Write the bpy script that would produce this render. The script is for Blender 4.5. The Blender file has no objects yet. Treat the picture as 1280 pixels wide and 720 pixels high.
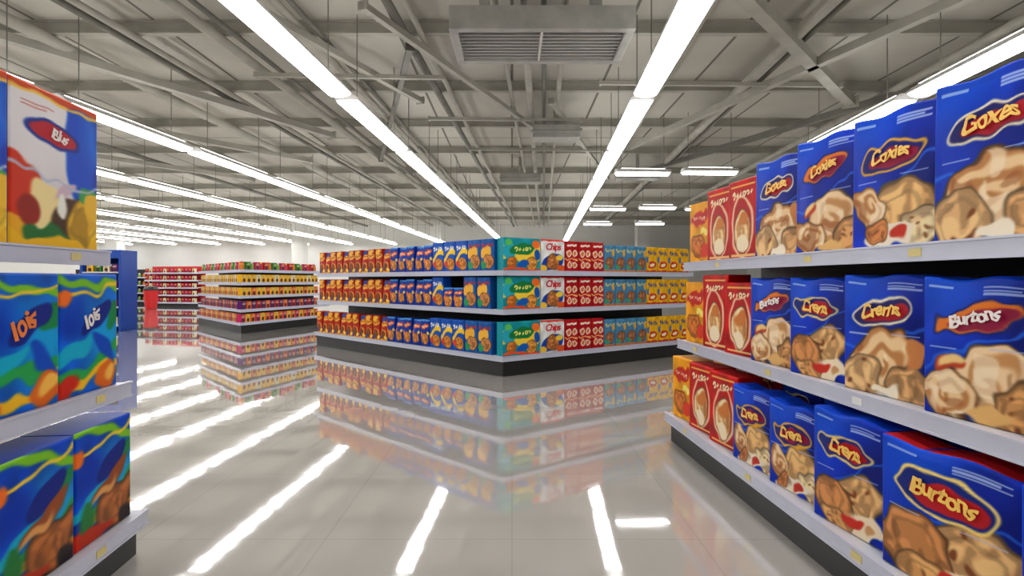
import bpy, math, random
import numpy as np
from mathutils import Vector
random.seed(7); rng=np.random.default_rng(7)
S=bpy.context.scene; COL=S.collection
S.view_settings.view_transform='Standard'

# ------------------------------------------------------------ materials
def lin(c):
    return tuple(((x/255)/12.92 if x/255<=0.04045 else ((x/255+0.055)/1.055)**2.4) for x in c)
def mat(name,c,rough=.5,metal=0.,noise=0.,scale=20.,bump=0.,spec=.5,coat=0.):
    m=bpy.data.materials.new(name); m.use_nodes=True; nt=m.node_tree; b=nt.nodes['Principled BSDF']
    l=lin(c); b.inputs['Roughness'].default_value=rough; b.inputs['Metallic'].default_value=metal
    b.inputs['Specular IOR Level'].default_value=spec; b.inputs['Coat Weight'].default_value=coat
    b.inputs['Base Color'].default_value=(*l,1)
    n=nt.nodes.new('ShaderNodeTexNoise'); n.inputs['Scale'].default_value=scale
    tc=nt.nodes.new('ShaderNodeTexCoord'); nt.links.new(tc.outputs['Object'],n.inputs['Vector'])
    r=nt.nodes.new('ShaderNodeValToRGB')
    k=max(noise,.03)
    r.color_ramp.elements[0].position=.3; r.color_ramp.elements[1].position=.7
    r.color_ramp.elements[0].color=(*[x*(1-k) for x in l],1); r.color_ramp.elements[1].color=(*[min(1,x*(1+k)) for x in l],1)
    nt.links.new(n.outputs['Fac'],r.inputs['Fac']); nt.links.new(r.outputs['Color'],b.inputs['Base Color'])
    return m
def emit(name,c,s):
    m=bpy.data.materials.new(name); m.use_nodes=True; nt=m.node_tree; nt.nodes.clear()
    e=nt.nodes.new('ShaderNodeEmission'); o=nt.nodes.new('ShaderNodeOutputMaterial')
    e.inputs['Color'].default_value=(*c,1); e.inputs['Strength'].default_value=s
    nt.links.new(e.outputs[0],o.inputs['Surface']); return m
M_print=bpy.data.materials.new('printed_carton'); M_print.use_nodes=True
_nt=M_print.node_tree; _b=_nt.nodes['Principled BSDF']; _a=_nt.nodes.new('ShaderNodeAttribute'); _a.attribute_name='print'
_nt.links.new(_a.outputs['Color'],_b.inputs['Base Color']); _b.inputs['Roughness'].default_value=.42; _b.inputs['Specular IOR Level'].default_value=.14
M_black=mat('black_plastic',(12,12,14),.45)
M_dark=mat('dark_back_panel',(22,22,26),.6)
M_shelf=mat('shelf_metal',(200,202,210),.35,.0,.04,8)
M_strip=mat('price_channel',(192,194,210),.28,.0,.03,8)
M_tag=mat('yellow_tag',(216,200,130),.5)
M_tagw=mat('white_tag',(232,232,230),.5)
M_wall=mat('wall_paint',(222,222,218),.7,0,.03,1.5)
M_steel=mat('painted_steel',(172,170,159),.5,0,.12,3)
M_steeld=mat('grey_steel',(116,115,107),.5,.05,.15,3)
M_duct=mat('galvanised_duct',(176,176,170),.38,.3,.12,6)
M_house=mat('lamp_housing',(225,225,222),.4)
M_light=emit('fluorescent_diffuser',(1.0,.99,.97),14.)
M_fill=emit('ceiling_fill_glow',(1.0,.985,.95),6.)  # added upward glow that brightens the ceiling, not a real lamp opening
M_yl=mat('lettering_yellow',(250,200,90),.4)
M_wl=mat('lettering_white',(240,232,226),.4)
M_rl=mat('lettering_red',(206,26,30),.4)
M_ol=mat('lettering_orange',(240,128,50),.4)
M_redp=mat('red_plastic',(190,20,24),.35)
M_bluep=mat('blue_painted_metal',(14,66,160),.4)

def floor_mat():
    m=bpy.data.materials.new('polished_tile'); m.use_nodes=True; nt=m.node_tree; b=nt.nodes['Principled BSDF']
    tc=nt.nodes.new('ShaderNodeTexCoord')
    br=nt.nodes.new('ShaderNodeTexBrick'); br.offset=0; br.inputs['Scale'].default_value=1
    br.inputs['Brick Width'].default_value=.9; br.inputs['Row Height'].default_value=.9
    br.inputs['Mortar Size'].default_value=.004; br.inputs['Mortar Smooth'].default_value=.5
    br.inputs['Color1'].default_value=(*lin((188,182,176)),1); br.inputs['Color2'].default_value=(*lin((185,179,173)),1)
    br.inputs['Mortar'].default_value=(*lin((172,167,161)),1)
    nt.links.new(tc.outputs['Object'],br.inputs['Vector'])
    n=nt.nodes.new('ShaderNodeTexNoise'); n.inputs['Scale'].default_value=1.2; nt.links.new(tc.outputs['Object'],n.inputs['Vector'])
    mx=nt.nodes.new('ShaderNodeMix'); mx.data_type='RGBA'; mx.blend_type='MULTIPLY'; mx.inputs['Factor'].default_value=.2
    nt.links.new(br.outputs['Color'],mx.inputs[6]); nt.links.new(n.outputs['Fac'],mx.inputs[7])
    nt.links.new(mx.outputs[2],b.inputs['Base Color'])
    b.inputs['Roughness'].default_value=.05; b.inputs['IOR'].default_value=1.75
    b.inputs['Coat Weight'].default_value=1.; b.inputs['Coat Roughness'].default_value=.015; b.inputs['Coat IOR'].default_value=1.6
    n2=nt.nodes.new('ShaderNodeTexNoise'); n2.inputs['Scale'].default_value=3.5; nt.links.new(tc.outputs['Object'],n2.inputs['Vector'])
    bp=nt.nodes.new('ShaderNodeBump'); bp.inputs['Strength'].default_value=.16; bp.inputs['Distance'].default_value=.004
    nt.links.new(n2.outputs['Fac'],bp.inputs['Height']); nt.links.new(bp.outputs['Normal'],b.inputs['Normal']); nt.links.new(bp.outputs['Normal'],b.inputs['Coat Normal'])
    return m
def ceil_mat():
    m=bpy.data.materials.new('ceiling_panels'); m.use_nodes=True; nt=m.node_tree; b=nt.nodes['Principled BSDF']
    tc=nt.nodes.new('ShaderNodeTexCoord')
    br=nt.nodes.new('ShaderNodeTexBrick'); br.offset=0; br.inputs['Scale'].default_value=1
    br.inputs['Brick Width'].default_value=1.4; br.inputs['Row Height'].default_value=3.0
    br.inputs['Mortar Size'].default_value=.022; br.inputs['Mortar Smooth'].default_value=.2
    br.inputs['Color1'].default_value=(*lin((216,213,202)),1); br.inputs['Color2'].default_value=(*lin((202,199,188)),1)
    br.inputs['Mortar'].default_value=(*lin((124,121,112)),1)
    nt.links.new(tc.outputs['Object'],br.inputs['Vector'])
    n=nt.nodes.new('ShaderNodeTexNoise'); n.inputs['Scale'].default_value=.9; n.inputs['Detail'].default_value=5
    nt.links.new(tc.outputs['Object'],n.inputs['Vector'])
    mx=nt.nodes.new('ShaderNodeMix'); mx.data_type='RGBA'; mx.blend_type='MULTIPLY'; mx.inputs['Factor'].default_value=.3
    nt.links.new(br.outputs['Color'],mx.inputs[6]); nt.links.new(n.outputs['Fac'],mx.inputs[7])
    nt.links.new(mx.outputs[2],b.inputs['Base Color']); b.inputs['Roughness'].default_value=.8
    return m

# ------------------------------------------------------------ mesh builder
class MB:
    def __init__(s): s.v=[]; s.f=[]; s.m=[]
    def add(s,vs,fs,mi=0):
        o=len(s.v); s.v+= [tuple(x) for x in vs]; s.f+=[tuple(o+i for i in f) for f in fs]; s.m+=[mi]*len(fs)
    def box(s,x0,x1,y0,y1,z0,z1,mi=0):
        s.add([(x0,y0,z0),(x1,y0,z0),(x1,y1,z0),(x0,y1,z0),(x0,y0,z1),(x1,y0,z1),(x1,y1,z1),(x0,y1,z1)],
              [(0,3,2,1),(4,5,6,7),(0,1,5,4),(1,2,6,5),(2,3,7,6),(3,0,4,7)],mi)
    def prism(s,poly,z0,z1,mi=0):
        n=len(poly); vs=[(p[0],p[1],z0) for p in poly]+[(p[0],p[1],z1) for p in poly]
        s.add(vs,[tuple(range(n-1,-1,-1)),tuple(range(n,2*n))]+[(i,(i+1)%n,n+(i+1)%n,n+i) for i in range(n)],mi)
    def rod(s,a,b,r,seg=10,mi=0,r2=None,squ=None):
        a=Vector(a);b=Vector(b);d=(b-a).normalized(); r2=r if r2 is None else r2
        u=Vector((0,0,1)) if abs(d.z)<.9 else Vector((1,0,0)); x=d.cross(u).normalized(); y=x.cross(d)
        vs=[]
        for p,q in ((a,r),(b,r2)):
            for i in range(seg):
                t=2*math.pi*(i+.5)/seg; vs.append(p+x*math.cos(t)*q+y*math.sin(t)*q)
        s.add(vs,[tuple(range(seg-1,-1,-1)),tuple(range(seg,2*seg))]+[(i,(i+1)%seg,seg+(i+1)%seg,seg+i) for i in range(seg)],mi)
    def lathe(s,prof,seg=14,mi=0,mis=None):
        vs=[]
        for r,z in prof:
            for i in range(seg):
                t=2*math.pi*i/seg; vs.append((r*math.cos(t),r*math.sin(t),z))
        o=len(s.v); s.v+=vs
        for j in range(len(prof)-1):
            for i in range(seg):
                s.f.append((o+j*seg+i,o+j*seg+(i+1)%seg,o+(j+1)*seg+(i+1)%seg,o+(j+1)*seg+i)); s.m.append(mis[j] if mis else mi)
        s.f.append(tuple(o+i for i in range(seg-1,-1,-1))); s.m.append(mis[0] if mis else mi)
        k=o+(len(prof)-1)*seg; s.f.append(tuple(k+i for i in range(seg))); s.m.append(mis[-1] if mis else mi)
    def mesh(s,name,mats,org=(0,0,0)):
        me=bpy.data.meshes.new(name); o=Vector(org)
        me.from_pydata([tuple(Vector(v)-o) for v in s.v],[],s.f)
        for m in mats: me.materials.append(m)
        me.polygons.foreach_set('material_index',s.m); me.update(); return me
def obj(name,data,loc=(0,0,0),rz=0,parent=None,**kw):
    o=bpy.data.objects.new(name,data); o.location=loc; o.rotation_euler=(0,0,rz); COL.objects.link(o)
    if parent: o.parent=parent
    for k,v in kw.items(): o[k]=v
    return o
def empty(name,loc,**kw):
    o=obj(name,None,loc,**kw); o.empty_display_size=.2; return o
def bevel(o,w=.004,seg=2):
    b=o.modifiers.new('bevel','BEVEL'); b.width=w; b.segments=seg; b.limit_method='ANGLE'; return o

# ------------------------------------------------------------ room
X0,X1,Y0,Y1,ZC=-36.,13.,-4.,31.,4.3
def struct(name,b,m,label):
    mb=MB(); mb.box(*b); return obj(name,mb.mesh(name,[m]),kind='structure',label=label)
struct('floor',(X0,X1,Y0,Y1,-.1,0),floor_mat(),'glossy light grey polished tile floor')
struct('ceiling',(X0,X1,Y0,Y1,ZC,ZC+.1),ceil_mat(),'grey-beige panelled warehouse ceiling')
struct('wall_back',(X0,X1,Y1,Y1+.1,0,ZC),M_wall,'white painted wall')
struct('wall_front',(X0,X1,Y0-.1,Y0,0,ZC),M_wall,'white painted wall')
struct('wall_left',(X0-.1,X0,Y0,Y1,0,ZC),M_wall,'white painted wall')
struct('wall_right',(X1,X1+.1,Y0,Y1,0,ZC),M_wall,'white painted wall')
struct('baseboard_back',(X0,X1,Y1-.02,Y1,0,.12),M_steeld,'grey baseboard')

# ------------------------------------------------------------ art painter
class Art:
    def __init__(s,w,h,res,base,var=.12,seed=0):
        s.w,s.h=w,h; s.nx=max(6,int(round(w/res))+1); s.ny=max(6,int(round(h/res))+1)
        s.X,s.Y=np.meshgrid(np.linspace(0,w,s.nx),np.linspace(0,h,s.ny)); s.rs=np.random.default_rng(seed)
        s.C=np.ones((s.ny,s.nx,3))*np.array(base)/255.; s.base=base; s.res=res
        n=s.noise(5)[...,None]; s.C*=1+var*(n-.5)*2
    def noise(s,k):
        a=s.rs.random((k+2,k+2)); gx=s.X/s.w*k; gy=s.Y/s.h*k
        ix=gx.astype(int); iy=gy.astype(int); fx=gx-ix; fy=gy-iy; fx=fx*fx*(3-2*fx); fy=fy*fy*(3-2*fy)
        return (a[iy,ix]*(1-fx)+a[iy,ix+1]*fx)*(1-fy)+(a[iy+1,ix]*(1-fx)+a[iy+1,ix+1]*fx)*fy
    def warp(s,amp,k=6,blur=1):
        dx=(s.noise(k)-.5)*2*amp/s.res; dy=(s.noise(k)-.5)*2*amp/s.res
        J,I=np.meshgrid(np.arange(s.nx),np.arange(s.ny))
        x=np.clip(J+dx,0,s.nx-1.001); y=np.clip(I+dy,0,s.ny-1.001); ix=x.astype(int); iy=y.astype(int); fx=(x-ix)[...,None]; fy=(y-iy)[...,None]
        C=s.C; s.C=(C[iy,ix]*(1-fx)+C[iy,ix+1]*fx)*(1-fy)+(C[iy+1,ix]*(1-fx)+C[iy+1,ix+1]*fx)*fy
        for _ in range(blur):
            p=np.pad(s.C,((0,0),(1,1),(0,0)),'edge'); s.C=(p[:,:-2]+p[:,2:]+2*p[:,1:-1])/4
    def bl(s,m,c):
        m=np.clip(m,0,1)[...,None]; s.C=s.C*(1-m)+np.array(c)/255.*m
    def er(s,cx,cy,rx,ry,a=0):
        cx*=s.w; cy*=s.h; rx*=s.w; ry*=s.w; c,q=math.cos(a),math.sin(a); dx=s.X-cx; dy=s.Y-cy
        return np.sqrt(((dx*c+dy*q)/rx)**2+((-dx*q+dy*c)/ry)**2)
    def ell(s,cx,cy,rx,ry,a,c,al=1.):
        r=s.er(cx,cy,rx,ry,a); s.bl(al*((1-r)*min(rx,ry)*s.w/s.res+.5),c) if al==1. else s.bl(al*(r<1),c)
    def soft(s,cx,cy,rx,ry,a,c,al=1.):
        r=s.er(cx,cy,rx,ry,a); s.bl(al*np.clip(1.3-1.3*r,0,1),c)
    def rect(s,x0,y0,x1,y1,c,al=1.):
        s.bl(((s.X>=x0*s.w)&(s.X<=x1*s.w)&(s.Y>=y0*s.h)&(s.Y<=y1*s.h))*al,c)
    def band(s,y0,amp,fr,ph,t,c,slope=0.,al=1.):
        f=(y0+slope*(s.X/s.w-.5))*s.h+amp*s.h*np.sin(fr*s.X/s.w*6.283+ph)
        s.bl(al*((t*s.h-np.abs(s.Y-f))/s.res+.5),c)
    def cookie(s,cx,cy,r,c=(214,160,104),ry=None,a=0.,chips=True):
        ry=ry or r
        s.ell(cx,cy,r*1.08,ry*1.08,a,tuple(x*.42 for x in c)); s.ell(cx,cy,r,ry,a,tuple(x*.8 for x in c)); s.ell(cx,cy,r*.88,ry*.88,a,c)
        R=s.er(cx,cy,r,ry,a); n=s.noise(14)
        s.bl((R<.9)*(n>.58)*.55,tuple(min(255,x*1.2+8) for x in c)); s.bl((R<.9)*(n<.36)*.5,tuple(x*.6 for x in c))
        s.bl((np.abs(R-.62)<.06)*.4,tuple(x*.6 for x in c))
        if chips:
            for i in range(5):
                t=s.rs.random()*6.28; q=s.rs.random()**.5*.75
                s.ell(cx+r*q*math.cos(t),cy+ry*q*math.sin(t)*s.w/s.h,r*.12,ry*.09,t,(124,68,36))
    def swirl(s,cx,cy,r,ry,a,c1=(236,200,150),c2=(176,108,54),k=2.):
        R=s.er(cx,cy,r,ry,a); th=np.arctan2(s.Y-cy*s.h,s.X-cx*s.w)
        s.ell(cx,cy,r*1.07,ry*1.07,a,tuple(x*.5 for x in c2)); s.ell(cx,cy,r,ry,a,c1)
        s.bl((R<1)*np.clip(.35+1.1*np.sin(R*6.28*k+th*1.),0,1)*.8,c2)
        n=s.noise(9); s.bl((R<1)*(n>.66)*.6,(250,232,200)); s.bl((R<1)*(n<.26)*.5,(140,76,38))
    def script(s,cx,cy,w,h,c,n=6,a=0.):
        for i in range(n):
            x=cx+(i-(n-1)/2)*w/n; y=cy+math.tan(a)*(x-cx)*s.w/s.h; hh=h*(1.25 if i==0 else s.rs.uniform(.65,1.))
            R=s.er(x,y,w/n*.46,hh*.5*s.h/s.w,-.2)
            k=(i*7+3)%4
            if k==0: s.bl((np.abs(R-.75)<.32)*1.,c)
            elif k==1: s.ell(x,y,w/n*.2,hh*.55*s.h/s.w,-.25,c)
            elif k==2: s.ell(x,y,w/n*.45,hh*.18*s.h/s.w,.5,c); s.ell(x,y,w/n*.16,hh*.5*s.h/s.w,-.2,c)
            else: s.bl((np.abs(R-.72)<.34)*((s.X/s.w>x-w/n*.1)|(s.Y/s.h>y)),c)
    def lines(s,x0,y0,x1,n,c,dy=.022):
        for i in range(n): s.rect(x0,y0-i*dy,x1-(i%2)*.07,y0-i*dy+dy*.5,c,.85)

def pack_mesh(name,a,d,side=None,top=None,taper=.0,bulge=.008,rnd=.008,wob=.0):
    w,h,nx,ny=a.w,a.h,a.nx,a.ny
    U=a.X/w*2-1; V=a.Y/h
    ex=np.minimum(a.X,w-a.X); ey=np.minimum(a.Y,h-a.Y); e=np.minimum(ex,ey)
    rr=np.clip(1-e/max(rnd,1e-4),0,1)**2*rnd*.8
    T=(d/2)*(1-taper*V**1.5)+bulge*(1-U**2)*(1-(2*V-1)**2)-rr
    if wob: T=T+wob*(a.noise(4)-.5)*np.clip(e/.03,0,1)
    xs=(a.X-w/2); zs=a.Y+ (wob*.7*np.sin(U*5.)*V**8 if wob else 0)
    front=np.stack([xs,-T,zs],-1).reshape(-1,3)
    c=np.clip(a.C,0,1).reshape(-1,3)
    b=[j for j in range(nx)]+[r*nx+nx-1 for r in range(1,ny)]+[(ny-1)*nx+j for j in range(nx-2,-1,-1)]+[r*nx for r in range(ny-2,0,-1)]
    B=front[b].copy(); Bk=B.copy(); Bk[:,1]=-Bk[:,1]; nb=len(b); N=nx*ny
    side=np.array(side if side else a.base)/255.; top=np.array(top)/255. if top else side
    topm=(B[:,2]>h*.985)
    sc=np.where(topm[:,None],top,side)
    V_=np.concatenate([front,B,Bk]); Cc=np.concatenate([c,sc,sc])
    F=[]
    for r in range(ny-1):
        o=r*nx
        for j in range(nx-1): F.append((o+j,o+j+1,o+nx+j+1,o+nx+j))
    nf=len(F)
    for i in range(nb):
        k=(i+1)%nb; F.append((N+i,N+nb+i,N+nb+k,N+k))
    F.append(tuple(N+nb+i for i in range(nb)))
    me=bpy.data.meshes.new(name); me.from_pydata(V_.tolist(),[],F)
    L=np.where(Cc<=.04045,Cc/12.92,((Cc+.055)/1.055)**2.4)
    at=me.color_attributes.new('print','FLOAT_COLOR','POINT')
    at.data.foreach_set('color',np.concatenate([L,np.ones((len(L),1))],1).astype(np.float32).ravel())
    me.materials.append(M_print)
    sm=np.zeros(len(F),dtype=bool); sm[:nf]=True; me.polygons.foreach_set('use_smooth',sm); me.update()
    return me

_tc={}
def text_mesh(t,size,m,arc=0.,shear=.2,rot=0.):
    key=(t,size,m.name,arc,rot)
    if key in _tc: return _tc[key]
    cu=bpy.data.curves.new('lettering','FONT'); cu.body=t; cu.size=size; cu.extrude=.001; cu.shear=shear
    cu.align_x='CENTER'; cu.align_y='CENTER'; cu.offset=size*.022; cu.resolution_u=4; cu.space_character=.88
    o=bpy.data.objects.new('tmp',cu); COL.objects.link(o); bpy.context.view_layer.update()
    me=bpy.data.meshes.new_from_object(o.evaluated_get(bpy.context.evaluated_depsgraph_get()))
    bpy.data.objects.remove(o); c,q=math.cos(rot),math.sin(rot); k=6.28/size
    for v in me.vertices:
        x,y,z=v.co; am=size*.06 if t!='Chips' else 0
        x,y=x+am*math.sin(y*k*1.1+x*k*.7+len(t)),y+am*math.sin(x*k*1.3+1.)
        y+=arc*(1-(x/(size*1.6))**2)*size; x,y=x*c-y*q,x*q+y*c
        v.co=(x,-z,y)
    me.materials.clear(); me.materials.append(m); me.name='lettering'; me.update(); _tc[key]=me; return me

class Kind: pass
def kind(name,label,cat,art,d,txt=None,**kw):
    k=Kind(); k.name=name;k.label=label;k.cat=cat;k.w=art.w;k.h=art.h;k.d=d
    k.mesh=pack_mesh(name,art,d,**kw); k.txt=txt; k.bulge=kw.get('bulge',.008)*.95+kw.get('wob',0)*.5; k.taper=kw.get('taper',0); return k

# ---- designs
def blue_art(seed,w,h,mode):
    a=Art(w,h,.0038,(0,40,164),.25,seed); r=a.rs
    a.soft(.2,.95,.9,.5,.5,(4,78,212),.8); a.soft(.9,.5,.5,.6,.2,(0,16,104),.8); a.soft(.1,.45,.4,.4,0,(2,58,196),.7)
    a.band(.5,.04,.6,seed,.012,(30,100,220),.3,.6)
    if mode==0:
        a.swirl(.5,.28,.4,.3,.3); a.cookie(.24,.12,.24,(226,176,120)); a.cookie(.8,.13,.22,(214,160,104),chips=False); a.ell(.86,.4,.08,.14,.4,(206,130,70)); a.ell(.52,.05,.16,.06,.1,(246,232,206))
        lg=[(245,230,190),(24,26,100),(170,24,40)]; lp=(.5,.7,.36,.14,.15)
    elif mode==1:
        a.cookie(.6,.28,.34,(226,172,110),ry=.27,a=.5,chips=False); a.swirl(.22,.32,.2,.2,.4); a.cookie(.84,.14,.2,(236,200,150))
        a.ell(.45,.08,.34,.11,.1,(240,226,200)); a.cookie(.3,.12,.16,(196,120,64),ry=.12); a.ell(.6,.09,.1,.06,.3,(196,50,34))
        lg=[(232,170,50),(16,26,110),(146,20,60)]; lp=(.5,.67,.38,.16,.1)
    elif mode==2:
        a.cookie(.68,.33,.28,(226,172,112),ry=.24,a=.3); a.cookie(.3,.24,.28,(196,130,74),ry=.24,a=-.3,chips=False); a.ell(.72,.11,.3,.13,.2,(244,224,190)); a.cookie(.36,.07,.22,(222,160,96),ry=.12)
        a.ell(.58,.12,.1,.06,0,(200,44,30)); a.ell(.8,.1,.1,.05,.2,(206,150,100))
        lg=[(246,214,120),(16,36,120),(180,26,34)]; lp=(.48,.7,.38,.14,-.05)
    else:
        a.swirl(.62,.3,.34,.27,.5,(240,206,160),(190,126,70),1.6); a.swirl(.26,.16,.26,.19,-.2)
        a.cookie(.84,.12,.22,(210,150,90)); a.ell(.28,.38,.14,.05,.4,(180,60,30)); a.ell(.3,.4,.12,.03,.5,(240,200,130)); a.ell(.6,.05,.2,.06,.2,(230,180,110))
        lg=[(14,28,110),(220,116,32),(140,24,60)]; lp=(.5,.72,.38,.13,.25)
    a.warp(.018,7,1)
    x,y,rx,ry,an=lp
    a.ell(x,y,rx,ry,an,lg[0]); a.ell(x,y,rx*.93,ry*.84,an,lg[1]); a.ell(x+.04,y-.01,rx*.74,ry*.6,an,lg[2])
    a.warp(.016,8,0)
    a.lines(.56,.93,.92,3,(170,188,235)); a.rect(.06,.93,.3,.945,(130,165,230)); a.rect(.08,.5,.34,.508,(170,188,235),.8)
    a.rect(.62,.52,.9,.528,(170,188,235),.7)
    return a
def red_art(seed,w,h,k=0):
    a=Art(w,h,.005,(190,12,10),.2,seed)
    a.ell(.5,.42,.38,.62*h/w*.62,0,(240,200,160)); a.ell(.5,.42,.31,.57*h/w*.62,0,(176,20,16))
    a.swirl(.5,.36,.26,.4,0,(240,208,150),(200,126,60),1.5); a.ell(.5,.2,.2,.16,0,(246,226,190)); a.ell(.55,.5,.16,.14,.3,(206,120,54))
    a.warp(.02,6,1)
    a.script(.5,.82,.7,.08,(246,226,180),6,.05); a.rect(.1,.92,.9,.94,(240,170,80)); a.rect(.1,.04,.9,.06,(240,190,120))
    return a
def yellow_art(seed,w,h):
    a=Art(w,h,.006,(232,156,18),.15,seed)
    a.ell(.5,.75,.42,.2,.2,(190,30,20)); a.script(.5,.75,.6,.08,(255,240,200),5)
    a.cookie(.4,.3,.3,(200,110,40)); a.ell(.75,.2,.2,.2,0,(222,60,34)); a.ell(.7,.5,.14,.1,0,(250,230,120)); a.warp(.03,6,1)
    return a
def white_art(w,h):
    a=Art(w,h,.0045,(232,227,229),.07,31)
    a.rect(.72,0,1,1,(6,58,180)); a.ell(.76,.62,.2,.5,.1,(10,76,206)); a.soft(.9,.8,.2,.3,0,(30,120,236),.7)
    a.ell(.2,.14,.4,.22,.3,(236,170,30)); a.ell(.42,.06,.3,.12,-.2,(40,110,50)); a.ell(.05,.36,.26,.24,.6,(210,54,26)); a.ell(.3,.3,.13,.2,.2,(248,226,160)); a.ell(.16,.24,.12,.12,.2,(150,40,26))
    a.ell(.6,.2,.2,.14,.3,(80,52,34)); a.cookie(.8,.17,.2,(230,176,40),chips=False); a.ell(.85,.38,.14,.09,.4,(60,160,80)); a.ell(.92,.3,.09,.14,0,(240,190,50)); a.ell(.55,.36,.16,.05,.5,(214,184,200)); a.ell(.5,.24,.06,.1,.3,(240,240,230))
    a.band(.44,.06,1,.5,.01,(186,192,215)); a.rect(0,.0,1,.06,(240,186,30))
    a.warp(.03,6,2)
    a.rect(0,.95,1,1,(216,76,26)); a.band(.945,.01,1,0,.01,(250,200,80))
    a.ell(.45,.73,.31,.1,-.12,(16,46,150)); a.ell(.45,.73,.27,.075,-.12,(190,26,44)); a.lines(.1,.88,.45,2,(200,80,70)); a.warp(.01,8,1)
    return a
def cyan_art(seed,w,h,br=False):
    a=Art(w,h,.0045,(0,92,204) if not br else (0,66,186),.2,seed)
    a.soft(.8,.45,.6,.6,.5,(4,164,222),.9); a.soft(.2,.62,.4,.3,0,(0,46,166),.8)
    a.band(.9,.03,.7,1+seed,.035,(120,190,36),-.12); a.band(.84,.02,.8,2,.015,(246,206,50),.1); a.ell(.88,.66,.2,.1,.7,(16,130,70))
    a.band(.26,.07,.6,seed,.05,(36,160,76),.25); a.band(.14,.05,.8,seed+1,.035,(246,190,36),.15); a.ell(.25,.36,.34,.1,.4,(10,170,206)); a.ell(.75,.34,.1,.26,.8,(4,72,190))
    a.ell(.78,.13,.22,.14,.2,(224,104,26)); a.ell(.82,.15,.12,.07,.4,(250,190,80)); a.ell(.1,.07,.18,.1,.3,(206,40,20)); a.ell(.06,.8,.1,.08,0,(240,110,34))
    if br:
        a.cookie(.68,.22,.34,(176,100,46),ry=.24,a=.5); a.ell(.6,.47,.36,.07,.5,(150,72,32)); a.ell(.5,.4,.22,.04,.5,(226,160,90)); a.ell(.2,.2,.12,.22,0,(36,120,54)); a.ell(.9,.08,.16,.1,0,(36,26,26)); a.ell(.3,.05,.3,.07,0,(190,50,26))
    a.warp(.03,5,4)
    a.ell(.6,.63,.32,.11,.5,(14,36,130)); a.warp(.01,6,1)
    return a
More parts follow.
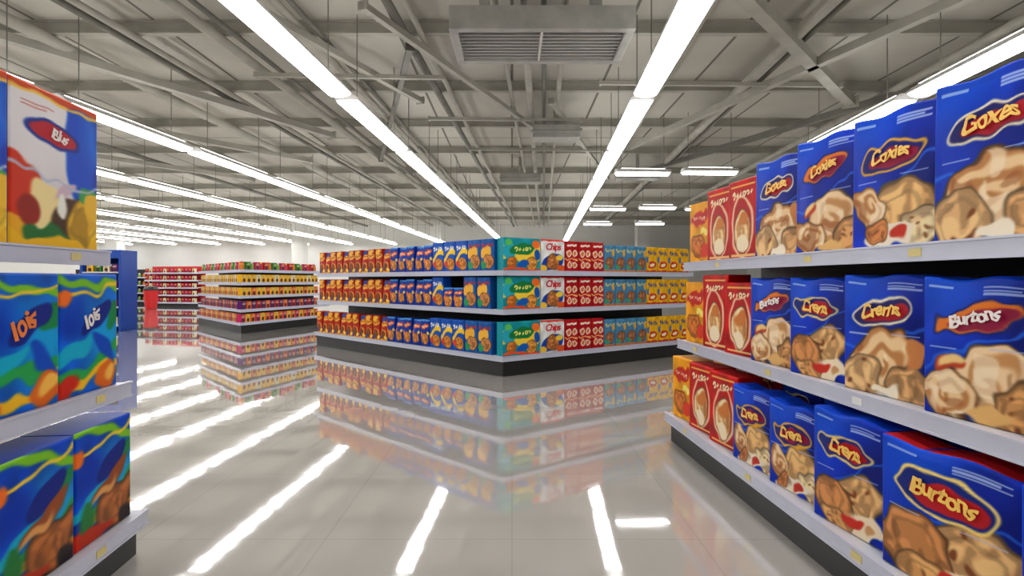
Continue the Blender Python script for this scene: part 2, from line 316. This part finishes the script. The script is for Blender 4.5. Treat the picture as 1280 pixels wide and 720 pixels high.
def iart(kind_,seed,w,h,res=.011):
    B=dict(redo=(170,38,14),blue=(8,50,150),bluey=(12,80,180),multi=(24,88,164),teal=(16,146,158),white=(224,224,222),
           redm=(176,14,22),slate=(70,130,170),yel=(238,178,22),purple=(90,24,100),green=(50,120,44),pink=(186,40,90),orange=(216,92,18),ylw=(226,168,28),rw=(182,28,28),cream=(216,200,160))[kind_]
    a=Art(w,h,res,B,.14,seed); r=a.rs
    if kind_=='redo':
        a.ell(.3,.86,.5,.2,.3,(236,176,40) if seed%2 else (24,54,140)); a.ell(.5,.7,.42,.2,.1,(240,176,40)); a.script(.5,.72,.7,.1,(130,14,14),5); a.ell(.5,.3,.4,.34,0,(232,140,40)); a.cookie(.45,.28,.28,(130,66,30))
        a.ell(.8,.12,.2,.14,0,(250,210,80)); a.ell(.15,.12,.16,.14,0,(30,80,160)); a.rect(0,0,1,.05,(240,180,50))
    elif kind_=='blue':
        a.ell(.5,.74,.42,.16,.2,(214,84,30)); a.script(.5,.74,.6,.08,(255,240,200),5); a.cookie(.5,.28,.36,(224,140,60)); a.ell(.8,.5,.14,.12,0,(240,200,80)); a.rect(0,.94,1,1,(60,140,216)); a.ell(.15,.45,.14,.2,0,(230,120,40))
    elif kind_=='bluey':
        a.band(.55,.1,.8,seed,.09,(244,200,50),.2); a.script(.5,.78,.8,.14,(250,240,220),4); a.cookie(.6,.25,.34,(226,140,50)); a.ell(.2,.25,.16,.2,0,(210,60,40))
    elif kind_=='multi':
        a.ell(.4,.6,.4,.3,.4,(240,180,60)); a.script(.5,.8,.8,.12,(190,30,30),5); a.cookie(.6,.3,.34,(200,130,70)); a.ell(.2,.2,.2,.2,0,(40,150,90))
    elif kind_=='teal':
        a.band(.5,.14,.9,1,.2,(244,206,60),.1); a.ell(.15,.6,.16,.2,0,(40,170,190)); a.ell(.5,.66,.34,.13,.1,(26,120,60)); a.script(.5,.66,.46,.12,(250,240,120),5,.06)
        a.cookie(.2,.25,.13,(226,130,50)); a.cookie(.75,.22,.15,(230,150,60)); a.ell(.5,.2,.16,.08,.3,(20,90,180)); a.band(.05,.02,1,0,.04,(230,80,40)); a.ell(.88,.8,.1,.1,0,(240,110,40)); a.ell(.12,.85,.1,.07,0,(90,190,90)); a.ell(.9,.5,.08,.1,0,(20,80,170))
    elif kind_=='white':
        a.ell(.5,.3,.5,.26,.3,(18,60,160)); a.cookie(.5,.3,.26,(196,120,60)); a.ell(.85,.1,.2,.12,0,(220,90,40)); a.rect(0,.95,1,1,(214,50,40)); a.ell(.1,.12,.16,.1,0,(240,190,60)); a.ell(.8,.45,.16,.1,0,(240,200,60))
    elif kind_=='redm':
        a.rect(.1,.82,.9,.9,(240,230,210))
        for j in range(2):
            for i in range(2):
                a.ell(.28+.44*i,.22+.37*j,.19,.2,0,(240,226,200)); a.ell(.28+.44*i,.22+.37*j,.12,.12,0,(206,110,60))
        a.rect(0,.38,1,.42,(250,200,120))
    elif kind_=='slate':
        a.cookie(.5,.35,.36,(170,110,70)); a.script(.5,.8,.8,.12,(240,220,120),5); a.ell(.2,.2,.2,.16,0,(60,150,110)); a.ell(.8,.7,.14,.2,0,(220,160,60)); a.rect(0,0,1,.1,(200,120,60))
    elif kind_=='yel':
        a.script(.5,.76,.8,.18,(20,50,150),4); a.ell(.5,.3,.36,.26,.2,(200,44,30)); a.ell(.5,.3,.2,.14,.2,(250,236,190)); a.rect(0,0,1,.06,(200,44,30)); a.ell(.1,.5,.1,.2,0,(50,100,190))
    else:
        c2=(tuple(int(x) for x in r.integers(50,220,3)))
        a.ell(.5,.7,.34,.16,0,(230,214,160)); a.script(.5,.7,.6,.12,tuple(x*.5 for x in B),4); a.ell(.5,.28,.3,.3,0,c2)
    if w>.18: a.warp(.016,6,0)
    return a

Kd={}
T=lambda s,sz,m,arc,rot,zf: (s,sz,m,arc,rot,zf)
for i,(w,h,mode,t) in enumerate([(.41,.55,0,T('Goxes',.078,M_yl,.14,.15,.70)),(.41,.55,1,T('Coxies',.074,M_yl,.12,.1,.67)),
                       (.39,.47,2,T('Crens',.076,M_yl,.1,-.05,.70)),(.39,.47,3,T('Burtons',.06,M_wl,.12,.25,.72)),(.5,.46,2,T('Burtons',.08,M_yl,.1,-.05,.70)),(.37,.42,1,T('Crens',.072,M_yl,.1,.1,.67)),(.41,.48,0,T('Crems',.076,M_yl,.12,.15,.70)),(.41,.56,3,T('Coxies',.07,M_yl,.12,.25,.72))]):
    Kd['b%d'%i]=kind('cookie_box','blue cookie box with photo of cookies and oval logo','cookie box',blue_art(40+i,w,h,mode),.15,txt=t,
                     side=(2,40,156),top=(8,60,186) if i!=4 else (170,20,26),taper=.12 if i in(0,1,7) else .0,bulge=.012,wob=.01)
Kd['r']=kind('biscuit_box','tall red biscuit box with cream oval and pastry picture','biscuit box',red_art(3,.32,.5),.17,side=(180,12,12),bulge=.004)
Kd['r2']=kind('biscuit_box','tall red biscuit box with cream oval and pastry picture','biscuit box',red_art(5,.32,.45),.17,side=(180,12,12),bulge=.004)
Kd['y']=kind('cracker_box','yellow cracker box with red logo','cracker box',yellow_art(4,.3,.45),.17,bulge=.004)
Kd['lw']=kind('cereal_box','large white box with orange top, blue edge and oval logo','cereal box',white_art(.5,.62),.22,txt=T('Blus',.062,M_wl,.0,-.12,.73),side=(6,58,180),top=(222,84,34),bulge=.004)
Kd['lc']=kind('snack_box','bright blue snack box with green and yellow swooshes','snack box',cyan_art(1,.37,.49),.2,txt=T('lois',.1,M_ol,.0,.5,.63),bulge=.005)
Kd['lc2']=kind('snack_box','bright blue snack box with green and yellow swooshes','snack box',cyan_art(3,.37,.49),.2,txt=T('lois',.085,M_wl,.0,.5,.63),bulge=.005)
Kd['lb']=kind('snack_box','blue and green snack box with brown cookie picture','snack box',cyan_art(5,.37,.46,True),.2,bulge=.005)
for kn,nm,lb,w,h in [('redo','snack_pack','red and orange snack pack with round biscuit picture',.205,.4),('blue','biscuit_pack','blue biscuit pack with orange logo',.21,.4),
      ('bluey','cracker_pack','blue cracker pack with yellow swoosh',.25,.43),('multi','snack_box','multicoloured blue and yellow snack box',.26,.43),
      ('teal','cookie_carton','wide teal carton with green and yellow logo',.6,.44),('white','chips_box','white chips box with red lettering and blue swirl',.42,.44),
      ('redm','biscuit_carton','red carton with white round medallions',.24,.43),('slate','cereal_pack','grey-blue pack with brown cookie picture',.22,.4),('yel','cracker_carton','yellow carton with blue lettering',.25,.4)]:
    tx=T('Chips',.13,M_rl,0.,.0,.76) if kn=='white' else None
    Kd[kn]=kind(nm,lb,nm.replace('_',' '),iart(kn,11,w,h,.007),.16,txt=tx,bulge=.005)
    if kn in('redo','blue'): Kd[kn+'2']=kind(nm,lb,nm.replace('_',' '),iart(kn,12,w,h*.97,.007),.16,bulge=.02,taper=.5)
Kd['short']=kind('biscuit_pack','short blue biscuit pack with orange logo','biscuit pack',iart('blue',15,.21,.28,.008),.16,bulge=.004)
for kn in ['purple','green','pink','orange','ylw','rw','cream']:
    Kd['s_'+kn]=kind('grocery_box','small %s grocery box'%dict(purple='purple',green='green',pink='pink',orange='orange',ylw='yellow',rw='red',cream='cream')[kn],'grocery box',iart(kn,21,.15,.19,.012),.12,bulge=.002,rnd=.004)
def jar(col,cap):
    mb=MB(); mb.lathe([(.05,0),(.06,.01),(.06,.12),(.045,.15),(.035,.16),(.042,.162),(.042,.19),(.036,.195)],14,mis=[0,0,0,0,1,1,1])
    k=Kind(); k.name='sauce_jar'; k.label='small jar with coloured lid'; k.cat='jar'; k.w=.13;k.h=.2;k.d=.12;k.txt=None;k.mesh=mb.mesh('sauce_jar',[mat('jar_body',col,.3),mat('jar_lid',cap,.4)]); return k
Kd['j1']=jar((200,120,30),(200,40,40)); Kd['j2']=jar((120,160,60),(240,240,240)); Kd['j3']=jar((190,50,60),(240,190,50))

def place(k,pos,rz,group,label=None):
    o=bpy.data.objects.new(k.name,k.mesh)
    o.location=pos; o.rotation_euler=(0,0,rz)
    o['label']=label or k.label; o['category']=k.cat; o['group']=group; COL.objects.link(o)
    if k.txt:
        s,sz,m,arc,rot,zf=k.txt
        c=bpy.data.objects.new('lettering',text_mesh(s,sz,m,arc,.2,rot)); c.parent=o
        c.location=(0,-(k.d/2)*(1-k.taper*zf**1.5)-k.bulge-.002,k.h*zf)
        if k.taper: c.rotation_euler=(math.radians(-2.5),0,0)
        COL.objects.link(c)
    return o

# ------------------------------------------------------------ gondola
def off(pts,d):
    P=[Vector(p) for p in pts]; n=len(P); out=[]
    nr=[]
    for i in range(n-1):
        t=(P[i+1]-P[i]).normalized(); nr.append(Vector((-t.y,t.x)))
    for i in range(n):
        if i==0: out.append(P[0]+nr[0]*d)
        elif i==n-1: out.append(P[-1]+nr[-1]*d)
        else:
            b=(nr[i-1]+nr[i]).normalized(); out.append(P[i]+b*(d/max(.3,b.dot(nr[i]))))
    return out
def strip_poly(pts,d0,d1): return [tuple(p) for p in off(pts,d0)]+[tuple(p) for p in reversed(off(pts,d1))]
def gondola(label,pts,tiers,setb,depth,top,tags=0,panel=None,name='gondola_shelving'):
    org=Vector((*pts[len(pts)//2],0)); g=empty(name,org,label=label,category='store shelving')
    def part(nm,mb,m,par=g): return obj(nm,mb.mesh(nm,[m],org),parent=par)
    mb=MB(); mb.prism(strip_poly(pts,.05,depth),0,tiers[0]-.065); part('kick_base',mb,M_black)
    mb=MB(); mb.prism(strip_poly(pts,depth-.03,depth),tiers[0]-.064,top); part('back_panel',mb,panel or M_dark)
    for z,sb in zip(tiers,setb):
        mb=MB(); mb.prism(strip_poly(pts,sb+.012,depth-.031),z-.028,z-.001); sh=part('shelf',mb,M_shelf)
        mb=MB(); mb.prism(strip_poly(pts,sb,sb+.012),z-.062,z+.006)
        mb.prism(strip_poly(pts,sb-.006,sb),z-.062,z-.054); mb.prism(strip_poly(pts,sb-.006,sb),z-.002,z+.006); ps=part('price_strip',mb,M_strip,sh)
        if tags:
            P=off(pts,sb-.003)
            for i in range(len(P)-1):
                t=(P[i+1]-P[i]); L=t.length; t.normalize(); nn=Vector((-t.y,t.x)); s=.3+random.random()*.3
                while s<L-.1:
                    a=P[i]+t*s; b=a+t*.06; mb=MB(); mb.prism([tuple(a),tuple(b),tuple(b+nn*.002),tuple(a+nn*.002)],z-.044,z-.014)
                    tg=obj('price_tag',mb.mesh('price_tag',[M_tag if random.random()<.6 else M_tagw],org),parent=ps); s+=random.uniform(.6,1.1)
    return g
def fill(pts,face,z,sb,seq,group,s0=.02,s1=None,gap=.012,yaw=0.,jit=.01,inset=.025):
    P=off(pts,sb+inset); a,b=P[face],P[face+1]; t=(b-a); L=t.length; t.normalize(); nn=Vector((-t.y,t.x))
    s=s0; s1=L if s1 is None else min(L,s1)
    ang=math.atan2(-nn.y,-nn.x)+math.pi/2
    for k in seq:
        W=k.w*math.cos(yaw)+k.d*abs(math.sin(yaw))
        if s+W>s1: break
        c=a+t*(s+W/2)+nn*((k.d/2)*math.cos(yaw)+k.w/2*abs(math.sin(yaw))+.01+random.random()*jit)
        place(k,(c.x,c.y,z),ang+yaw,group); s+=W+gap
    return s
def cyc(*ks,n=80):
    for i in range(n): yield Kd[ks[i%len(ks)]]
def lst(s):
    for q in s.split(): yield Kd[q]
def blk(*prs):
    for k,n in prs:
        for i in range(n): yield Kd[k] if isinstance(k,str) else Kd[k[i%len(k)]]

# right shelving
RP=[(1.19,4.36),(1.40,.75)]
RT=[.22,.785,1.38]; RS=[0.,.1,.15]
gondola('long grey shelving unit with black base holding blue cookie boxes',RP,RT,RS,.8,1.9,tags=1)
ya=math.radians(7)
fill(RP,0,RT[2],RS[2],lst('y r r b0 b7 b1 b0 b1 b7'),'boxes on the top shelf',yaw=ya,s0=.0)
fill(RP,0,RT[1],RS[1],lst('y r r2 b3 b2 b6 b3 b6 b2'),'boxes on the middle shelf',yaw=ya,s0=.05)
fill(RP,0,RT[0],RS[0],lst('y r2 r2 b5 b5 b2 b4 b4'),'boxes on the bottom shelf',yaw=ya,s0=.04)
fill(RP,0,RT[0],RS[0]+.33,lst('y r r b2 b2 b5 b2 b2'),'boxes behind on the bottom shelf',s0=.05)
# left shelving
LP=[(-1.487,.8),(-1.665,2.56)]
LT=[.2,.785,1.375]; LS=[0.,.07,.16]
gondola('grey shelving unit end with stacked snack boxes',LP,LT,LS,.7,1.9,tags=1)
fill(LP,0,LT[2],LS[2],lst('lw lw lw'),'boxes on the top shelf of the end unit',s0=.22,gap=.012)
fill(LP,0,LT[1],LS[1],lst('lc lc2 lc lc2'),'boxes on the middle shelf of the end unit',s0=.22,gap=.012)
fill(LP,0,LT[0],LS[0],lst('lb lb lb lb'),'boxes on the bottom shelf of the end unit',s0=.2,gap=.012)

# centre island
CP=[(-3.78,10.71),(-.123,7.17),(3.09,9.41)]
CT=[.26,.86,1.37]; CS=[0.,.05,.05]
gondola('island shelving with black base and white shelves, angled corner',CP,CT,CS,.75,1.72,tags=0)
for ti in range(3):
    g=['boxes on the bottom island shelf','boxes on the middle island shelf','boxes on the top island shelf'][ti]
    if ti==1: seq=blk((('redo','redo2','redo'),11),(('blue','blue2'),5),('bluey',1),('short',2),('multi',2))
    else: seq=blk((('redo','redo2','redo'),11),(('blue','blue2'),5),('bluey',3),('multi',2))
    fill(CP,0,CT[ti],CS[ti],seq,g,s0=.03,s1=4.92)
    fill(CP,1,CT[ti],CS[ti],blk(('teal',1),('white',1),('redm',3),('slate',4),('yel',4)),g,s0=.02)

# second island
DP=[(-8.9,15.8),(-6.25,12.87),(-5.25,16.2)]
DT=[.26,.56,.88,1.19,1.49]
gondola('smaller island shelving with yellow and purple groceries',DP,DT,[0,.04,.04,.04,.04],.6,1.62)
cs=[('s_pink','s_ylw','s_orange'),('s_purple','s_orange','s_purple','s_rw'),('s_ylw','s_ylw','s_orange'),('s_ylw','s_ylw','s_ylw','s_cream'),('j1','s_green','j2','s_pink','j3','s_rw')]
for ti,z in enumerate(DT):
    for f in (0,1): fill(DP,f,z,0 if ti==0 else .04,cyc(*cs[ti]),'groceries on the smaller island',s0=.14 if f==0 else .02,s1=3.0 if f else 3.7,gap=.01)
# remote shelving
EP=[(-17.6,26.8),(-14.7,26.2)]
gondola('remote shelving with red and white groceries',EP,[.2,.55,.9,1.25,1.6],[0]*5,.5,1.9,panel=M_redp)
for z in [.2,.55,.9,1.25,1.6]: fill(EP,0,z,0,cyc('s_rw','s_cream','s_rw','s_pink'),'groceries on remote shelving',gap=.05)
FP=[(-23,29.),(-17.6,28.6)]
gondola('remote shelving against the white wall',FP,[.2,.6,1.0,1.4],[0]*4,.5,1.8,panel=M_dark)
for z in [.2,.6,1.0,1.4]: fill(FP,0,z,0,cyc('j1','j3','j3','j2'),'jars on wall shelving',gap=.12)

# blue display rack
RX,RY=-10.0,13.9
rk=empty('display_rack',(RX,RY,0),label='blue painted metal display rack with white shelves',category='display rack')
mb=MB(); mb.box(-.5,-.44,-.3,.3,0,1.98); mb.box(.44,.5,-.3,.3,0,1.98); mb.box(-.44,.44,.26,.3,0,1.98); mb.box(-.44,.44,-.3,.3,1.78,1.98)
bevel(obj('frame',mb.mesh('frame',[M_bluep]),parent=rk))
for z in (.15,.6,1.05,1.45):
    mb=MB(); mb.box(-.439,.439,-.3,.259,z-.03,z); obj('shelf',mb.mesh('shelf',[M_shelf]),parent=rk)
    for j in range(4):
        k=Kd['s_'+['cream','purple','ylw','green'][(j+int(z*10))%4]]; place(k,(RX-.3+.2*j,RY-.18,z),0,'groceries on the blue rack')
def bin_(x,y):
    e=empty('litter_bin',(x,y,0),label='red plastic bin with dark rim',category='bin')
    mb=MB(); mb.lathe([(.2,0),(.22,.02),(.28,.78),(.29,.8)],20); obj('body',mb.mesh('body',[M_redp]),parent=e)
    mb=MB(); mb.lathe([(.30,.8),(.3,.85),(.22,.95),(.1,.98)],20); obj('lid',mb.mesh('lid',[M_black]),parent=e)
bin_(-15.6,24.2)
for x,y in ((-19.5,27.5),(-10.8,28.5),(-4,29.3),(6.5,28)):
    mb=MB(); mb.box(-.3,.3,-.3,.3,0,ZC); mb.box(-.34,.34,-.34,.34,0,.15); mb.box(-.33,.33,-.33,.33,ZC-.2,ZC-.001)
    o=obj('column',mb.mesh('column',[M_wall]),(x,y,0),label='square white structural column',category='column',group='columns')

# ------------------------------------------------------------ light fixtures
SK=.057; LZ=3.2
prof=[(-.13,LZ+.03),(-.06,LZ+.085),(.06,LZ+.085),(.13,LZ+.03),(.125,LZ+.012),(-.125,LZ+.012)]
def extr(mb,prof,y0,y1):
    n=len(prof); vs=[(x,y0,z-LZ) for x,z in prof]+[(x,y1,z-LZ) for x,z in prof]
    mb.add(vs,[tuple(range(n)),tuple(range(2*n-1,n-1,-1))]+[(i,n+i,n+(i+1)%n,(i+1)%n) for i in range(n)])
def fx_meshes(hl):
    mb=MB(); extr(mb,prof,-hl,hl); a=mb.mesh('lamp_housing',[M_house])
    mb=MB(); pr=[(.122*math.cos(math.pi+math.pi*i/8),LZ+.012+.045*math.sin(math.pi+math.pi*i/8)) for i in range(9)]; extr(mb,pr,-hl+.03,hl-.03); b=mb.mesh('diffuser',[M_light])
    mb=MB(); mb.box(-.055,.055,-hl+.1,hl-.1,.0855,.095); c=mb.mesh('ceiling_fill_glow',[M_fill])  # emissive strip added on the housing top as ceiling fill light
    return a,b,c
FX=fx_meshes(1.14); FXS=fx_meshes(.5)
mb=MB(); mb.rod((0,0,.0955),(0,0,ZC-LZ),.006,6); me_r=mb.mesh('hanging_rod',[M_steeld])
def fixture(x,y,rz,grp,short=False):
    e=obj('strip_light',None,(x,y,LZ),rz,label='%s white fluorescent strip light hung on rods'%('short' if short else 'long'),category='ceiling light',group=grp); e.empty_display_size=.1
    for nm,me in zip(('lamp_housing','diffuser','ceiling_fill_glow'),FXS if short else FX):
        c=bpy.data.objects.new(nm,me); COL.objects.link(c); c.parent=e
    for dy in (-.4,.4) if short else (-.8,.8):
        c=bpy.data.objects.new('hanging_rod',me_r); c.location=(0,dy,0); COL.objects.link(c); c.parent=e
rows=[3.95,1.07,-2.15,-5.35,-8.1,-10.5,-12.9,-15.3,-17.7,-20.1,-22.5,-25.,-27.5,-30.]
for r in rows:
    y=-2.6
    while y<29.5:
        x=r+SK*y
        ok = x>X0+1 and x<X1-1 and not (r>3 and y>9) and not (r<-20 and y<10) and not(r<-8 and y<4)
        if ok: fixture(x,y,-math.atan(SK),'ceiling strip lights')
        y+=2.46
for x,y in ((2.4,10.3),(3.6,10.2),(6.0,10.6),(7.2,10.5),(2.65,15.5),(3.95,15.2),(5.3,15.5),(4.8,19.5),(3.0,19.6),(8.1,15.8),(7.0,19.6)):
    fixture(x,y,-math.pi/2+.05,'cross strip lights',True)

# ------------------------------------------------------------ ceiling steel
def beamx(y,z0,z1,x0,x1,w,m):
    mb=MB(); mb.box(x0,x1,-w/2,w/2,z0,z0+.02); mb.box(x0,x1,-w/2,w/2,z1-.02,z1); mb.box(x0,x1,-.012,.012,z0+.02,z1-.02)
    obj('steel_beam',mb.mesh('steel_beam',[m]),(0,y,0),label='painted steel roof beam spanning the ceiling',category='beam',group='roof beams')
for i,y in enumerate([1.5,4.2,6.6,8.6,10.6,12.8,15.2,17.8,20.6,23.6,26.8]):
    beamx(y,4.14,ZC-.002,X0+.02,X1-.02,.09,M_steel)
def pipe(u0,v0,v1,r,m,z=None,u1=None,nm='ceiling_pipe',lb='painted pipe running under the roof'):
    z=4.138-r if z is None else z; u1=u0 if u1 is None else u1
    a=Vector((u0+SK*v0,v0,z)); b=Vector((u1+SK*v1,v1,z)); mb=MB(); mb.rod(a-a,b-a,r,12)
    o=obj(nm,mb.mesh(nm,[m]),a,label=lb,category='pipe',group='ceiling pipes')
    for p in o.data.polygons: p.use_smooth=len(p.vertices)==4
for u,r,m in [(-5.8,.07,M_steel),(-4.95,.04,M_steeld),(-4.8,.04,M_steel),(-3.8,.06,M_steel),(-3.6,.03,M_steeld),(-2.75,.045,M_steel),(-2.6,.03,M_steeld),(-1.6,.05,M_steeld),(-1.42,.035,M_steel),(-.5,.03,M_steel),(-.22,.05,M_steel),(.0,.03,M_steeld),(.22,.035,M_steel),
              (1.55,.04,M_steeld),(1.75,.03,M_steel),(2.9,.07,M_steel),(3.1,.03,M_steeld),(5.2,.06,M_steel),(-7.4,.08,M_steel),(-9.3,.05,M_steeld),(-11.2,.07,M_steel),(-14.5,.07,M_steel),(-18.5,.07,M_steel)]:
    pipe(u,-3.,29.5,r,m)
def brace(a,b,z,w,h,m):
    a=Vector((*a,0)); b=Vector((*b,0)); d=(b-a); L=d.length; mb=MB()
    mb.box(0,L,-w/2,w/2,-h/2,h/2); mb.box(0,.03,-w*.8,w*.8,-h*.7,h*.7); mb.box(L-.03,L,-w*.8,w*.8,-h*.7,h*.7)
    obj('roof_brace',mb.mesh('roof_brace',[m]),(a.x,a.y,z),math.atan2(d.y,d.x),label='diagonal steel brace under the roof',category='brace',group='roof braces')
brace((1.9,5.0),(5.2,8.6),3.98,.14,.12,M_steel)
brace((4.6,4.6),(2.4,11.5),3.97,.1,.1,M_steel)
brace((6.4,6.5),(3.0,15.),3.99,.1,.1,M_steeld)
brace((-6.6,4.6),(-3.4,10.6),3.98,.12,.1,M_steel)
brace((-9.5,6.6),(-4.6,12.8),3.98,.12,.1,M_steel)
brace((-3.2,4.2),(-1.4,8.6),4.0,.08,.08,M_steel)
brace((-1.5,5.6),(.6,10.6),4.0,.07,.07,M_steel)
brace((-1.2,6.6),(-3.0,12.8),4.0,.07,.07,M_steeld)
brace((.6,8.6),(2.6,15.2),4.0,.07,.07,M_steel)
brace((-12,8.6),(-7,15.2),3.98,.1,.1,M_steel)
brace((-16,10.6),(-10,17.8),3.98,.1,.1,M_steel)
brace((-9,4.2),(-12.5,12.8),3.98,.1,.1,M_steeld)
for y,x0,x1 in ((7.4,-3.4,-.9),(9.4,-1.4,1.2),(11.6,-.9,1.9),(7.7,1.2,4.6)):
    brace((x0,y),(x1,y+.1),3.96,.05,.05,M_steel)
# vent
v=empty('air_vent',(.28,5.55,3.55),label='long galvanised ceiling air grille with louvres',category='air vent')
mb=MB(); mb.box(-.86,.86,-.42,-.34,0,.22); mb.box(-.86,.86,.34,.42,0,.22); mb.box(-.86,-.78,-.34,.34,0,.22); mb.box(.78,.86,-.34,.34,0,.22); mb.box(-.78,.78,-.34,.34,.16,.22)
mb.box(-.6,-.5,-.1,.1,.22,ZC-3.55); mb.box(.5,.6,-.1,.1,.22,ZC-3.55)
bevel(obj('vent_casing',mb.mesh('vent_casing',[M_duct]),parent=v),.006)
mb=MB()
for i in range(9):
    y=-.3+.075*i; mb.add([(-.78,y,.02),(.78,y,.02),(.78,y+.05,.07),(-.78,y+.05,.07),(-.78,y,.026),(.78,y,.026),(.78,y+.05,.076),(-.78,y+.05,.076)],[(0,3,2,1),(4,5,6,7),(0,1,5,4),(1,2,6,5),(2,3,7,6),(3,0,4,7)])
mb.box(-.01,.01,-.34,.34,.005,.08)
obj('louvres',mb.mesh('louvres',[M_house]),parent=v)
for (x,y,s) in ((.75,9.6,.8),(.2,13.9,1.0),(3.0,13.4,1.0)):
    mb=MB(); mb.box(-s/2,s/2,-.2,.2,0,.22); mb.box(-s/2-.03,s/2+.03,-.23,.23,.08,.11); mb.box(-.04,.04,-.04,.04,.22,ZC-3.65)
    bevel(obj('duct_box',mb.mesh('duct_box',[M_duct]),(x,y,3.65),label='small galvanised duct box under the roof',category='duct',group='duct boxes'),.01)

# ------------------------------------------------------------ world & camera
w=bpy.data.worlds.new('world'); S.world=w; w.use_nodes=True; w.node_tree.nodes['Background'].inputs['Color'].default_value=(.8,.85,1,1); w.node_tree.nodes['Background'].inputs['Strength'].default_value=.3
cam=bpy.data.cameras.new('camera'); cam.sensor_width=36; cam.lens=36*700/1280; cam.shift_y=-10/1280; cam.clip_start=.05
co=bpy.data.objects.new('camera',cam); COL.objects.link(co); co.location=(0,0,1.25); co.rotation_euler=(math.radians(90),0,0); S.camera=co
